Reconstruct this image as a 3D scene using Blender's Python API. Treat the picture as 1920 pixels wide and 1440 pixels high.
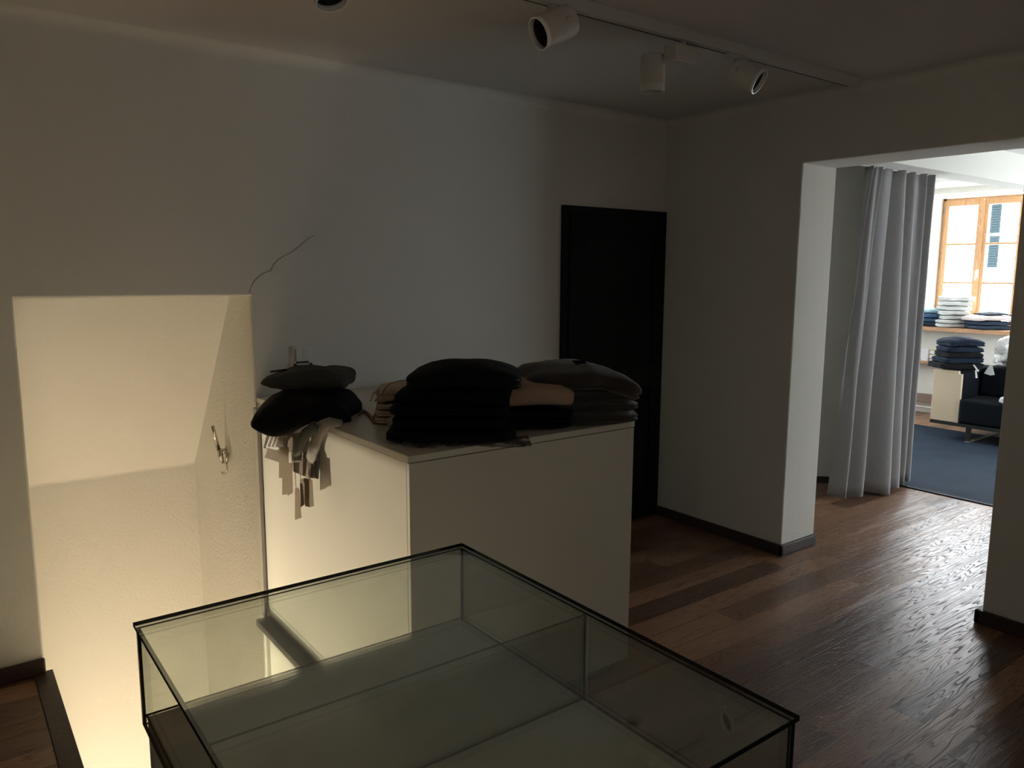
import bpy, bmesh, math, random
from mathutils import Vector, Matrix, noise
S = bpy.context.scene; COL = S.collection
for o in list(bpy.data.objects): bpy.data.objects.remove(o)

# ---------------------------------------------------------------- camera
F_PX = 1456.745; YAW = 0.64283111; PITCH = 0.14397367; ROLL = 0.00535756
CAM = Vector((0, 0, 1.65))
fw = Vector((math.sin(YAW)*math.cos(PITCH), math.cos(YAW)*math.cos(PITCH), -math.sin(PITCH)))
r0 = Vector((math.cos(YAW), -math.sin(YAW), 0)); u0 = r0.cross(fw)
rt = math.cos(ROLL)*r0 + math.sin(ROLL)*u0; up = -math.sin(ROLL)*r0 + math.cos(ROLL)*u0
cd = bpy.data.cameras.new('camera'); cam = bpy.data.objects.new('camera', cd); COL.objects.link(cam)
M = Matrix((rt, up, -fw)).transposed().to_4x4(); M.translation = CAM; cam.matrix_world = M
cd.sensor_width = 36; cd.lens = F_PX/1920*36; cd.clip_start = .02; S.camera = cam
S.view_settings.view_transform = 'Standard'; S.view_settings.look = 'None'
S.view_settings.gamma = 1; S.view_settings.use_curve_mapping = False
S.view_settings.exposure = 0.0

# ---------------------------------------------------------------- world and lights
w = bpy.data.worlds.new('sky'); S.world = w; w.use_nodes = True
bg = w.node_tree.nodes['Background']; bg.inputs[0].default_value = (.84, .925, 1, 1); bg.inputs[1].default_value = 33.0
def light(name, kind, loc, energy, color, size=.5, sy=None, aim=None, portal=False, spread=None):
    l = bpy.data.lights.new(name, kind); o = bpy.data.objects.new(name, l); COL.objects.link(o)
    o.location = loc; l.energy = energy; l.color = color
    if kind == 'AREA':
        l.shape = 'RECTANGLE'; l.size = size; l.size_y = sy or size
        if portal: l.cycles.is_portal = True
        if spread: l.spread = spread
    elif kind == 'SUN': l.angle = size
    else: l.shadow_soft_size = size
    if aim is not None:
        o.rotation_euler = (Vector(aim)-Vector(loc)).to_track_quat('-Z', 'Y').to_euler()
    return o
light('sun', 'SUN', (12, 8, 6), 14.0, (1, .97, .93), .01, aim=(14.5, 6.5, 3.6))
light('window_daylight', 'AREA', (9.98, 4.07, 1.8), 1, (1, 1, 1), .95, 1.55, aim=(0, 4.07, 1.8), portal=True)
light('next_window_daylight', 'AREA', (9.98, 2.32, 1.8), 1, (1, 1, 1), .95, 1.55, aim=(0, 2.32, 1.8), portal=True)
light('added_side_portal', 'AREA', (8.0, -.62, 1.5), 1, (1, 1, 1), 2.5, 1.9, aim=(8.0, 5, 1.5), portal=True)  # portal for the side window added out of frame
light('added_left_portal', 'AREA', (7.6, 5.93, 1.6), 1, (1, 1, 1), 1.1, 1.3, aim=(7.6, 0, 1.6), portal=True)  # portal for the left window added out of frame
sl_ = light('stair_lamp', 'SPOT', (.27, 3.25, -1.9), 100, (1, .87, .64), .10, aim=(.95, 4.62, -.40)); sl_.data.spot_size = math.radians(84); sl_.data.spot_blend = .5
light('stair_lamp_low', 'POINT', (-.45, 3.545, -1.28), 235, (1, .87, .66), .012)
light('room_fill', 'AREA', (.9, -1.75, 1.6), 5.5, (1, .92, .80), 1.2, 1.3, aim=(1.5, 3.5, 1.6))  # added fill lamp behind the camera, no window is built there

# ---------------------------------------------------------------- helpers
def ray(x, y): return (x-960)/F_PX*rt-(y-720)/F_PX*up+fw
def onx(x, y, X): d = ray(x, y); return CAM+d*(X/d.x)
def ony(x, y, Y): d = ray(x, y); return CAM+d*(Y/d.y)
def onz(x, y, z): d = ray(x, y); return CAM+d*((z-CAM.z)/d.z)

def obj(name, bm, mat=None, parent=None, smooth=False, bevel=0, seg=2, sub=0, solid=0, loc=None, auto=None):
    me = bpy.data.meshes.new(name); bm.normal_update(); bm.to_mesh(me); bm.free()
    o = bpy.data.objects.new(name, me); COL.objects.link(o)
    if mat:
        for m_ in (mat if isinstance(mat, (list, tuple)) else [mat]): me.materials.append(m_)
    if parent: o.parent = parent
    if loc: o.location = loc
    if smooth:
        for p in me.polygons: p.use_smooth = True
    if solid:
        m = o.modifiers.new('solid', 'SOLIDIFY'); m.thickness = solid; m.offset = 0
    if bevel:
        m = o.modifiers.new('bevel', 'BEVEL'); m.width = bevel; m.segments = seg; m.limit_method = 'ANGLE'; m.angle_limit = math.radians(40)
        if hasattr(m, 'harden_normals'): m.harden_normals = False
    if sub:
        m = o.modifiers.new('sub', 'SUBSURF'); m.levels = sub; m.render_levels = sub
    return o
def tag(o, label, cat, group=None, kind=None):
    o['label'] = label; o['category'] = cat
    if group: o['group'] = group
    if kind: o['kind'] = kind
    return o
def thing(name, label, cat, loc=(0, 0, 0), rz=0, group=None):
    o = bpy.data.objects.new(name, None); COL.objects.link(o); o.empty_display_size = .05
    o.location = loc; o.rotation_euler = (0, 0, rz); return tag(o, label, cat, group)
def structure(name, bm, mat, label=None, cat=None, **k):
    o = obj(name, bm, mat, **k); o['kind'] = 'structure'
    if label: o['label'] = label
    o['category'] = cat or name.split('_')[0]; return o
def box(bm, x0, x1, y0, y1, z0, z1, mi=0, rot=None, piv=None):
    vs = [bm.verts.new((x, y, z)) for x in (x0, x1) for y in (y0, y1) for z in (z0, z1)]
    for f in ((0, 1, 3, 2), (4, 6, 7, 5), (0, 4, 5, 1), (2, 3, 7, 6), (0, 2, 6, 4), (1, 5, 7, 3)):
        bm.faces.new([vs[i] for i in f]).material_index = mi
    if rot is not None:
        bmesh.ops.rotate(bm, verts=vs, cent=piv or ((x0+x1)/2, (y0+y1)/2, (z0+z1)/2), matrix=rot)
    return vs
def B(*a, **k): bm = bmesh.new(); box(bm, *a, **k); return bm
def prism(bm, pts, vec, mi=0):
    vec = Vector(vec); a = [bm.verts.new(p) for p in pts]; b = [bm.verts.new(Vector(p)+vec) for p in pts]
    n = len(pts); fs = [bm.faces.new(a), bm.faces.new(b[::-1])]
    for i in range(n): fs.append(bm.faces.new((a[(i+1) % n], a[i], b[i], b[(i+1) % n])))
    for f in fs: f.material_index = mi
    bmesh.ops.recalc_face_normals(bm, faces=fs)
def tube(bm, pts, rad, n=10, flat=None, cap=True):
    pts = [Vector(p) for p in pts]; rings = []; N = len(pts)
    rads = rad if isinstance(rad, (list, tuple)) else [rad]*N
    prev = None
    for i, p in enumerate(pts):
        t = (pts[min(i+1, N-1)]-pts[max(i-1, 0)]).normalized()
        if prev is None:
            a = t.orthogonal().normalized() if flat is None else (Vector(flat[0])-t*Vector(flat[0]).dot(t)).normalized()
        else: a = (prev-t*prev.dot(t)).normalized()
        prev = a; b = t.cross(a)
        k = 1 if flat is None else flat[1]
        rings.append([bm.verts.new(p+rads[i]*(math.cos(2*math.pi*j/n)*a+k*math.sin(2*math.pi*j/n)*b)) for j in range(n)])
    for i in range(N-1):
        for j in range(n):
            bm.faces.new((rings[i][j], rings[i][(j+1) % n], rings[i+1][(j+1) % n], rings[i+1][j]))
    if cap:
        bm.faces.new(rings[0][::-1]); bm.faces.new(rings[-1])
def lathe(bm, prof, axis, org, n=32, mi=0, closed=False):
    """prof: list of (distance along axis, radius)."""
    ax = Vector(axis).normalized(); a = ax.orthogonal().normalized(); b = ax.cross(a); org = Vector(org); rings = []
    for h, r in prof:
        if r < 1e-6: rings.append([bm.verts.new(org+ax*h)])
        else: rings.append([bm.verts.new(org+ax*h+r*(math.cos(2*math.pi*j/n)*a+math.sin(2*math.pi*j/n)*b)) for j in range(n)])
    for i in range(len(rings)-1):
        A, Bq = rings[i], rings[i+1]
        for j in range(n):
            k = (j+1) % n
            if len(A) == 1 and len(Bq) == 1: continue
            if len(A) == 1: f = bm.faces.new((A[0], Bq[k], Bq[j]))
            elif len(Bq) == 1: f = bm.faces.new((A[j], A[k], Bq[0]))
            else: f = bm.faces.new((A[j], A[k], Bq[k], Bq[j]))
            f.material_index = mi
    bmesh.ops.recalc_face_normals(bm, faces=bm.faces[:])
def mat_sweep(o, ang=35):
    me = o.data
    for p in me.polygons: p.use_smooth = True
    try:
        m = o.modifiers.new('edge', 'EDGE_SPLIT'); m.split_angle = math.radians(ang)
    except Exception: pass
    return o

# ---------------------------------------------------------------- materials
def mat(name, color, rough=.6, spec=.5, metal=0, bump=0, bscale=200, bdetail=4, var=0, vscale=3, sheen=0, coat=0, emis=None, es=1):
    m = bpy.data.materials.new(name); m.use_nodes = True; nt = m.node_tree; N = nt.nodes; L = nt.links
    p = N['Principled BSDF']; c = (*color, 1)
    p.inputs['Base Color'].default_value = c; p.inputs['Roughness'].default_value = rough
    p.inputs['Specular IOR Level'].default_value = spec; p.inputs['Metallic'].default_value = metal
    if sheen:
        p.inputs['Sheen Weight'].default_value = sheen; p.inputs['Sheen Roughness'].default_value = .5
    if coat: p.inputs['Coat Weight'].default_value = coat; p.inputs['Coat Roughness'].default_value = .1
    if emis: p.inputs['Emission Color'].default_value = (*emis, 1); p.inputs['Emission Strength'].default_value = es
    tc = N.new('ShaderNodeTexCoord')
    if bump:
        n = N.new('ShaderNodeTexNoise'); n.inputs['Scale'].default_value = bscale; n.inputs['Detail'].default_value = bdetail
        L.new(tc.outputs['Object'], n.inputs['Vector'])
        b = N.new('ShaderNodeBump'); b.inputs['Strength'].default_value = bump; b.inputs['Distance'].default_value = .004
        L.new(n.outputs['Fac'], b.inputs['Height']); L.new(b.outputs['Normal'], p.inputs['Normal'])
    if var:
        n = N.new('ShaderNodeTexNoise'); n.inputs['Scale'].default_value = vscale; n.inputs['Detail'].default_value = 6
        L.new(tc.outputs['Object'], n.inputs['Vector'])
        r = N.new('ShaderNodeMix'); r.data_type = 'RGBA'
        r.inputs[6].default_value = tuple(max(0, v*(1-var)) for v in color)+(1,); r.inputs[7].default_value = tuple(min(1, v*(1+var)) for v in color)+(1,)
        L.new(n.outputs['Fac'], r.inputs[0]); L.new(r.outputs[2], p.inputs['Base Color'])
    return m
def weave(name, color, rough=.9, var=.25, scale=900, sheen=.0, bump=.25):
    m = mat(name, color, rough, .2, bump=bump, bscale=scale/3, var=var, vscale=scale/6, sheen=sheen); return m
PLASTER = mat('plaster', (.72, .70, .64), .85, .3, bump=.35, bscale=60, bdetail=8, var=.03, vscale=2)
PLASTER_ROUGH = mat('rough_plaster', (.74, .71, .64), .88, .3, bump=.9, bscale=70, bdetail=5, var=.03, vscale=4)
CEIL = mat('ceiling_paint', (.68, .66, .64), .9, .3, bump=.2, bscale=80)
LACQ = mat('cream_lacquer', (.70, .68, .60), .22, .5, bump=.01, bscale=6)
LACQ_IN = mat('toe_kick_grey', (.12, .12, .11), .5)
PLINTH = mat('plinth_white', (.66, .67, .60), .5, .4)
BLACKP = mat('black_door_paint', (.007, .007, .0075), .6, .2)
WHITE_METAL = mat('white_metal', (.62, .60, .56), .45, .5, bump=.05, bscale=400)
RIM = mat('bright_ring', (.92, .92, .90), .25, .6)
DARKIN = mat('dark_inside', (.02, .02, .02), .4)
CHROME = mat('chrome', (.55, .5, .42), .22, .5, metal=1)
REFLECTOR = mat('reflector', (.75, .75, .75), .15, .5, metal=1)
SLOT = mat('track_slot', (.01, .01, .01), .6)
SWITCHM = mat('switch_plastic', (.72, .71, .66), .35)
BLACKPL = mat('black_plastic', (.01, .01, .01), .4)
BASEB = mat('dark_wood_trim', (.045, .030, .024), .5, .4, bump=.2, bscale=90, var=.4, vscale=30)
STONE = mat('grey_sill_metal', (.11, .10, .085), .6, .4, bump=.1, bscale=80, var=.4, vscale=14)
STRIPM = mat('grey_profile', (.30, .27, .23), .5)
EDGE = mat('glass_edge_green', (.002, .006, .004), .5, .08)
OAK = None

def grain_wood(name, c0, c1, c2, plank_w=None, plank_l=1.9, rough=.4, gscale=1.0, axis='x', bump=.25, spec=.5):
    """wood with growth rings running along x; planks when plank_w is set."""
    m = bpy.data.materials.new(name); m.use_nodes = True; nt = m.node_tree; N = nt.nodes; L = nt.links
    p = N['Principled BSDF']
    def nd(t, **k):
        n = N.new(t)
        for a, b in k.items(): setattr(n, a, b)
        return n
    def math_(op, a, b=None):
        n = nd('ShaderNodeMath', operation=op)
        for i, v in enumerate((a, b)):
            if v is None: continue
            if isinstance(v, (int, float)): n.inputs[i].default_value = v
            else: L.new(v, n.inputs[i])
        return n.outputs[0]
    tc = nd('ShaderNodeTexCoord'); sp = nd('ShaderNodeSeparateXYZ'); L.new(tc.outputs['Object'], sp.inputs[0])
    x, y, z = sp.outputs
    if axis == 'y': x, y = y, x
    if axis == 'z': x, y, z = z, y, x
    if plank_w:
        ry = math_('DIVIDE', y, plank_w); row = math_('FLOOR', ry)
        wn = nd('ShaderNodeTexWhiteNoise', noise_dimensions='1D'); L.new(row, wn.inputs['W'])
        rx = math_('ADD', math_('DIVIDE', x, plank_l), wn.outputs['Value']); colm = math_('FLOOR', rx)
        cb = nd('ShaderNodeCombineXYZ'); L.new(row, cb.inputs[0]); L.new(colm, cb.inputs[1])
        wid = nd('ShaderNodeTexWhiteNoise', noise_dimensions='2D'); L.new(cb.outputs[0], wid.inputs['Vector'])
        pid = wid.outputs['Value']
        fy = math_('SUBTRACT', ry, row); fx = math_('SUBTRACT', rx, colm)
        ey = math_('MULTIPLY', math_('MINIMUM', fy, math_('SUBTRACT', 1.0, fy)), plank_w)
        ex = math_('MULTIPLY', math_('MINIMUM', fx, math_('SUBTRACT', 1.0, fx)), plank_l)
        e = math_('MINIMUM', ex, ey); gap = math_('LESS_THAN', e, .0016)
    else: pid = 0.37; gap = None
    off = math_('MULTIPLY', pid, 37.0)
    gv = nd('ShaderNodeCombineXYZ')
    L.new(math_('MULTIPLY', math_('ADD', x, off), .34*gscale), gv.inputs[0])
    L.new(math_('MULTIPLY', math_('ADD', y, off), 4.2*gscale), gv.inputs[1]); L.new(math_('MULTIPLY', z, 4.2*gscale), gv.inputs[2])
    n1 = nd('ShaderNodeTexNoise'); n1.inputs['Scale'].default_value = 1.7; n1.inputs['Detail'].default_value = 3; n1.inputs['Roughness'].default_value = .5
    L.new(gv.outputs[0], n1.inputs['Vector'])
    rings = math_('FRACT', math_('MULTIPLY', n1.outputs['Fac'], 36.0))
    saw = math_('POWER', rings, 4.0)                                     # sharp dark late-wood line at the end of each ring
    gv2 = nd('ShaderNodeCombineXYZ'); L.new(math_('MULTIPLY', x, 6), gv2.inputs[0]); L.new(math_('MULTIPLY', y, 160), gv2.inputs[1]); L.new(math_('MULTIPLY', z, 160), gv2.inputs[2])
    n2 = nd('ShaderNodeTexNoise'); n2.inputs['Scale'].default_value = 1; n2.inputs['Detail'].default_value = 3; L.new(gv2.outputs[0], n2.inputs['Vector'])
    cr = nd('ShaderNodeValToRGB'); els = cr.color_ramp.elements
    els[0].position = 0; els[0].color = (*c0, 1); els[1].position = 1; els[1].color = (*c2, 1)
    k = els.new(.5); k.color = (*c1, 1)
    tone = math_('ADD', math_('MULTIPLY', pid, .72), math_('ADD', math_('MULTIPLY', n2.outputs['Fac'], .45), math_('MULTIPLY', saw, -.45)))
    L.new(tone, cr.inputs[0])
    if gap is not None:
        mx = nd('ShaderNodeMix', data_type='RGBA'); mx.inputs[7].default_value = (.004, .003, .002, 1)
        L.new(gap, mx.inputs[0]); L.new(cr.outputs[0], mx.inputs[6]); L.new(mx.outputs[2], p.inputs['Base Color'])
    else: L.new(cr.outputs[0], p.inputs['Base Color'])
    rr = math_('ADD', math_('ADD', rough, math_('MULTIPLY', saw, .35)), math_('MULTIPLY', n2.outputs['Fac'], .06))
    L.new(rr, p.inputs['Roughness']); p.inputs['Specular IOR Level'].default_value = spec
    h = math_('ADD', math_('MULTIPLY', saw, -1.0), math_('MULTIPLY', n2.outputs['Fac'], .5))
    if gap is not None: h = math_('SUBTRACT', h, math_('MULTIPLY', gap, 2.0))
    b = nd('ShaderNodeBump'); b.inputs['Strength'].default_value = bump; b.inputs['Distance'].default_value = .0015
    L.new(h, b.inputs['Height']); L.new(b.outputs['Normal'], p.inputs['Normal'])
    return m
FLOORW = grain_wood('smoked_oak_planks', (.065, .033, .021), (.19, .10, .058), (.38, .21, .12), plank_w=.135, rough=.26, bump=.33)
OAK = grain_wood('light_oak', (.42, .22, .10), (.62, .36, .18), (.72, .46, .25), rough=.4, axis='z', bump=.1)
OAKH = grain_wood('oak_board', (.30, .15, .08), (.46, .25, .13), (.56, .33, .19), rough=.5, axis='y', bump=.1)
CARPET = mat('blue_carpet', (.017, .027, .043), .95, .2, bump=.6, bscale=260, var=.45, vscale=5)
CONCRETE = mat('facade_plaster', (.82, .82, .80), .9, .3, bump=.2, bscale=20)

def glassmat(name, tint, refl=1.0, dust=0.0):
    """thin sheet: straight-through transparency and a Fresnel reflection, with faint dust smudges."""
    m = bpy.data.materials.new(name); m.use_nodes = True; nt = m.node_tree; N = nt.nodes; L = nt.links
    for n in list(N):
        if n.type != 'OUTPUT_MATERIAL': N.remove(n)
    out = [n for n in N if n.type == 'OUTPUT_MATERIAL'][0]
    t = N.new('ShaderNodeBsdfTransparent'); t.inputs[0].default_value = (*tint, 1)
    g = N.new('ShaderNodeBsdfGlossy'); g.inputs['Roughness'].default_value = .02; g.inputs['Color'].default_value = (1, 1, 1, 1)
    fr = N.new('ShaderNodeFresnel'); fr.inputs[0].default_value = 1.45
    mu = N.new('ShaderNodeMath'); mu.operation = 'MULTIPLY'; mu.inputs[1].default_value = refl; L.new(fr.outputs[0], mu.inputs[0])
    mix = N.new('ShaderNodeMixShader'); L.new(mu.outputs[0], mix.inputs[0]); L.new(t.outputs[0], mix.inputs[1]); L.new(g.outputs[0], mix.inputs[2])
    last = mix.outputs[0]
    if dust:
        tc = N.new('ShaderNodeTexCoord'); n = N.new('ShaderNodeTexNoise'); n.inputs['Scale'].default_value = 9; n.inputs['Detail'].default_value = 10; n.inputs['Roughness'].default_value = .75
        L.new(tc.outputs['Object'], n.inputs['Vector'])
        cr = N.new('ShaderNodeValToRGB'); cr.color_ramp.elements[0].position = .50; cr.color_ramp.elements[0].color = (0, 0, 0, 1)
        cr.color_ramp.elements[1].position = .8; cr.color_ramp.elements[1].color = (dust, dust, dust, 1); L.new(n.outputs['Fac'], cr.inputs[0])
        d = N.new('ShaderNodeBsdfDiffuse'); d.inputs[0].default_value = (.35, .35, .28, 1)
        mx = N.new('ShaderNodeMixShader'); L.new(cr.outputs[0], mx.inputs[0]); L.new(last, mx.inputs[1]); L.new(d.outputs[0], mx.inputs[2]); last = mx.outputs[0]
    L.new(last, out.inputs[0]); return m
GLASS = glassmat('case_glass', (.955, .975, .95), .5, dust=.06)
PANE = glassmat('window_pane_glass', (.97, .98, .98), .6)
FILM = glassmat('clear_plastic_film', (.985, .985, .985), 4.0)
def film_haze(m, k):
    nt = m.node_tree; out = [n for n in nt.nodes if n.type == 'OUTPUT_MATERIAL'][0]; src = out.inputs[0].links[0].from_socket
    d = nt.nodes.new('ShaderNodeBsdfDiffuse'); d.inputs[0].default_value = (.9, .9, .9, 1); t = nt.nodes.new('ShaderNodeBsdfTranslucent'); t.inputs[0].default_value = (.9, .9, .9, 1)
    a = nt.nodes.new('ShaderNodeMixShader'); nt.links.new(d.outputs[0], a.inputs[1]); nt.links.new(t.outputs[0], a.inputs[2])
    b = nt.nodes.new('ShaderNodeMixShader'); b.inputs[0].default_value = k; nt.links.new(src, b.inputs[1]); nt.links.new(a.outputs[0], b.inputs[2]); nt.links.new(b.outputs[0], out.inputs[0])
film_haze(FILM, .13)

# ================================================================ the room
XR, YB, ZC = 3.905, 3.56, 2.61
OL, OR_, OT = .262, 1.178, 1.535           # stair opening in the back wall
TW = .34                                   # thickness of the right wall

# floor (planks run along x), with the stair hole left open
bm = bmesh.new()
box(bm, -2.2, .235, -2.0, YB+.02, -.22, 0)
box(bm, 1.205, XR+.0, -2.0, YB+.02, -.22, 0)
box(bm, .235, 1.205, -2.0, 1.70, -.22, 0)
box(bm, XR, 6.0, -.6, 3.9, -.22, 0)
structure('floor', bm, FLOORW, 'dark smoked oak plank floor around the stair hole and through the doorway')
bm = bmesh.new(); box(bm, 6.0, 8.62, -.6, 5.9, -.22, .004)
structure('floor_carpet', bm, CARPET, 'dark blue grey carpet in the sunny room beyond the curtain', 'carpet')
bm = bmesh.new(); box(bm, 8.62, 9.9, -.6, 5.9, -.22, .0); structure('floor_far_room', bm, FLOORW, 'brown plank floor strip beyond the blue carpet', 'floor')
bm = bmesh.new(); box(bm, 5.985, 6.02, -.3, 2.95, -.01, .008); structure('trim_threshold', bm, BLACKP, 'black threshold strip between planks and blue carpet', 'trim')
bm = bmesh.new(); box(bm, .222, .290, 1.70, YB-.0, -.24, .006); structure('trim_stair_nosing', bm, BASEB, 'dark wood nosing along the left edge of the stair hole', 'trim', bevel=.003)
bm = bmesh.new(); box(bm, 1.126, 1.213, 1.70, YB-.03, -.028, .004)
structure('trim_stair_edge', bm, STONE, 'worn grey strip along the stair hole under the white cabinet', 'trim', bevel=.004)

# back wall: a U around the stair opening, carried down into the well
bm = bmesh.new()
prism(bm, [(-2.2, YB, -2.7), (-2.2, YB, ZC+.1), (XR+TW, YB, ZC+.1), (XR+TW, YB, -2.7), (OR_, YB, -2.7), (OR_, YB, OT), (OL, YB, OT+.004), (OL, YB, -2.7)], (0, .16, 0))
structure('wall_back', bm, PLASTER, 'white plaster back wall with the stair opening', bevel=.008, seg=3)
# stair recess
bm = bmesh.new(); box(bm, OR_-.0006, OR_+.12, YB+.010, 4.85, -2.7, 2.3); structure('wall_stair_recess_right', bm, PLASTER_ROUGH, 'warm lit right wall inside the stair opening', 'wall')
bm = bmesh.new(); box(bm, OL-.12, OL+.0006, YB+.010, 4.85, -2.7, 2.3); structure('wall_stair_recess_left', bm, PLASTER_ROUGH, 'left wall inside the stair opening', 'wall')
bm = bmesh.new(); prism(bm, [(OL-.1, YB+.012, OT-.001), (OL-.1, 3.86, OT-.001), (OL-.1, 4.68, .525), (OL-.1, 4.58, -2.7), (OL-.1, 4.95, -2.7), (OL-.1, 4.95, 2.3), (OL-.1, YB+.012, 2.3)], (1.06, 0, 0))
structure('wall_stair_far', bm, PLASTER_ROUGH, 'warm lit far wall and sloping soffit of the stairwell', 'wall', bevel=.012, seg=3)
bm = bmesh.new(); box(bm, 1.20, 1.34, 1.60, YB, -2.7, -.03); structure('wall_stair_right', bm, PLASTER_ROUGH, 'stairwell wall below the white cabinet', 'wall')
bm = bmesh.new(); box(bm, .235, 1.20, 1.60, 1.70, -2.7, -.02); structure('wall_stair_end', bm, PLASTER_ROUGH, 'stairwell end wall below the display case', 'wall')
bm = bmesh.new(); box(bm, -1.5, 1.34, 1.6, 4.9, -2.8, -2.7); structure('wall_stair_below', B(-1.5, -1.4, 1.6, YB, -2.7, -.22), PLASTER_ROUGH, 'lower floor wall under the stair hole, out of view', 'wall')
structure('wall_stair_below_end', B(-1.5, .235, 1.5, 1.6, -2.7, -.22), PLASTER_ROUGH, 'lower floor end wall, out of view', 'wall')
structure('floor_below', bm, FLOORW, 'lower floor at the bottom of the stairs', 'floor')
# right wall: a U around the doorway
bm = bmesh.new()
prism(bm, [(XR, YB+.16, 0), (XR, YB+.16, ZC+.1), (XR, -2.0, ZC+.1), (XR, -2.0, 0), (XR, 1.465, 0), (XR, 1.465, 2.243), (XR, 2.565, 2.247), (XR, 2.565, 0)], (TW, 0, 0))
structure('wall_right', bm, PLASTER, 'grey plaster wall with the wide doorway', bevel=.009, seg=3)
# ceiling + side and rear walls
bm = bmesh.new(); box(bm, -2.2, XR+TW, -2.0, YB+.1, ZC, ZC+.1); structure('ceiling', bm, CEIL, 'white ceiling of the dim room')
def cove(name, a, b, nx, ny, R=.10):
    bm = bmesh.new(); rings = []
    for P in (a, b):
        P = Vector(P); c = P+Vector((nx*R, ny*R, -R)); ring = [bm.verts.new(P)]
        for i in range(9):
            t = math.pi/2*i/8; ring.append(bm.verts.new(c+Vector((-nx*math.cos(t)*R, -ny*math.cos(t)*R, math.sin(t)*R))))
        rings.append(ring)
    for i in range(1, 9): bm.faces.new((rings[0][i], rings[0][i+1], rings[1][i+1], rings[1][i]))
    bmesh.ops.recalc_face_normals(bm, faces=bm.faces[:])
    structure(name, bm, PLASTER, 'soft rounded plaster joint between wall and ceiling', 'trim', smooth=True)
cove('trim_cove_back', (-2.2, YB, ZC), (XR, YB, ZC), 0, -1, .05)
cove('trim_cove_right', (XR, YB, ZC), (XR, -2.0, ZC), -1, 0, .05)
bm = bmesh.new(); box(bm, -2.3, -2.2, -2.0, YB+.1, -.1, ZC); structure('wall_left', bm, PLASTER, 'plaster wall left of the stairs, out of view')
bm = bmesh.new(); box(bm, -2.3, XR+TW, -2.1, -2.0, -.1, ZC); structure('wall_rear', bm, PLASTER, 'plaster wall behind the camera, out of view')

# baseboards
def baseboard(name, label, x0, x1, y0, y1, h=.066):
    bm = B(x0, x1, y0, y1, 0, h); return structure(name, bm, BASEB, label, 'baseboard', bevel=.006, seg=3)
baseboard('baseboard_back_left', 'dark wood baseboard on the back wall left of the stair opening', -2.2, .265, YB-.022, YB)
baseboard('baseboard_back', 'dark wood baseboard on the back wall between cabinet and black door', 2.22, 3.0, YB-.02, YB)
baseboard('baseboard_right', 'dark wood baseboard along the grey right wall', XR-.02, XR, 2.545, YB)
baseboard('baseboard_jamb', 'dark wood baseboard wrapping the far doorway jamb', XR-.02, XR+TW, 2.545, 2.567)
baseboard('baseboard_right_near', 'dark wood baseboard on the near side of the doorway', XR-.024, XR, -2.0, 1.49)
baseboard('baseboard_jamb_near', 'dark wood baseboard wrapping the near doorway jamb', XR-.024, XR+TW, 1.463, 1.49)

# black door in the back wall
d = bpy.data.objects.new('door_1', None); COL.objects.link(d); d.location = (3.02, YB, 0); d['kind'] = 'structure'; d['category'] = 'door'
d['label'] = 'tall black panelled door in the back wall beside the corner'
bm = bmesh.new(); box(bm, 0, .885, -.012, .0, 0, 2.037)
box(bm, .0, .045, -.022, -.01, 0, 2.037); box(bm, .84, .885, -.022, -.01, 0, 2.037); box(bm, .045, .84, -.022, -.01, 1.995, 2.037)
obj('door_frame', bm, BLACKP, d, bevel=.002)
bm = bmesh.new(); box(bm, .05, .835, -.018, -.010, .01, 1.99)
for x0 in (.05, .775): box(bm, x0, x0+.1 if x0 < .1 else .835, -.034, -.017, .01, 1.99)
box(bm, .15, .775, -.034, -.017, 1.86, 1.99); box(bm, .15, .775, -.034, -.017, .9, 1.05); box(bm, .15, .775, -.034, -.017, .01, .2)
obj('door_panel', bm, BLACKP, d, bevel=.004)

# wall switch above the socket, left of the clothes
sw = thing('light_switch', 'white double wall switch and socket frame above the pile of clothes', 'switch', (1.407, YB, 1.21))
bm = bmesh.new()
box(bm, -.047, .047, -.010, 0, -.085, .085); obj('frame', bm, SWITCHM, sw, bevel=.003)
bm = bmesh.new(); box(bm, -.031, -.0006, -.016, -.009, .012, .072); box(bm, .0006, .031, -.016, -.009, .012, .072); obj('rocker', bm, SWITCHM, sw, bevel=.002)
bm = bmesh.new(); box(bm, -.031, .031, -.0125, -.0105, .002, .010); box(bm, -.042, -.031, -.0125, -.0105, -.07, .0); box(bm, .031, .046, -.02, -.0105, -.012, .0); obj('shadow_gap', bm, BLACKPL, sw)
bm = bmesh.new(); box(bm, -.030, .030, -.030, -.0105, -.062, -.002); obj('socket_lid', bm, SWITCHM, sw, bevel=.002)
# hairline crack in the plaster running up from the opening's corner
bm = bmesh.new(); pts = [(468, 550), (470, 540), (476, 528), (486, 518), (497, 511), (508, 508), (512, 497), (522, 486), (532, 480), (546, 474), (556, 466), (568, 456), (578, 447), (590, 442)]
P = [ony(x, y, YB-.0008) for x, y in pts]; tube(bm, P, .0012, 4); structure('trim_crack', bm, mat('crack_dark', (.12, .11, .09), .9), 'hairline crack in the plaster above the stair opening', 'crack')

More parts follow.
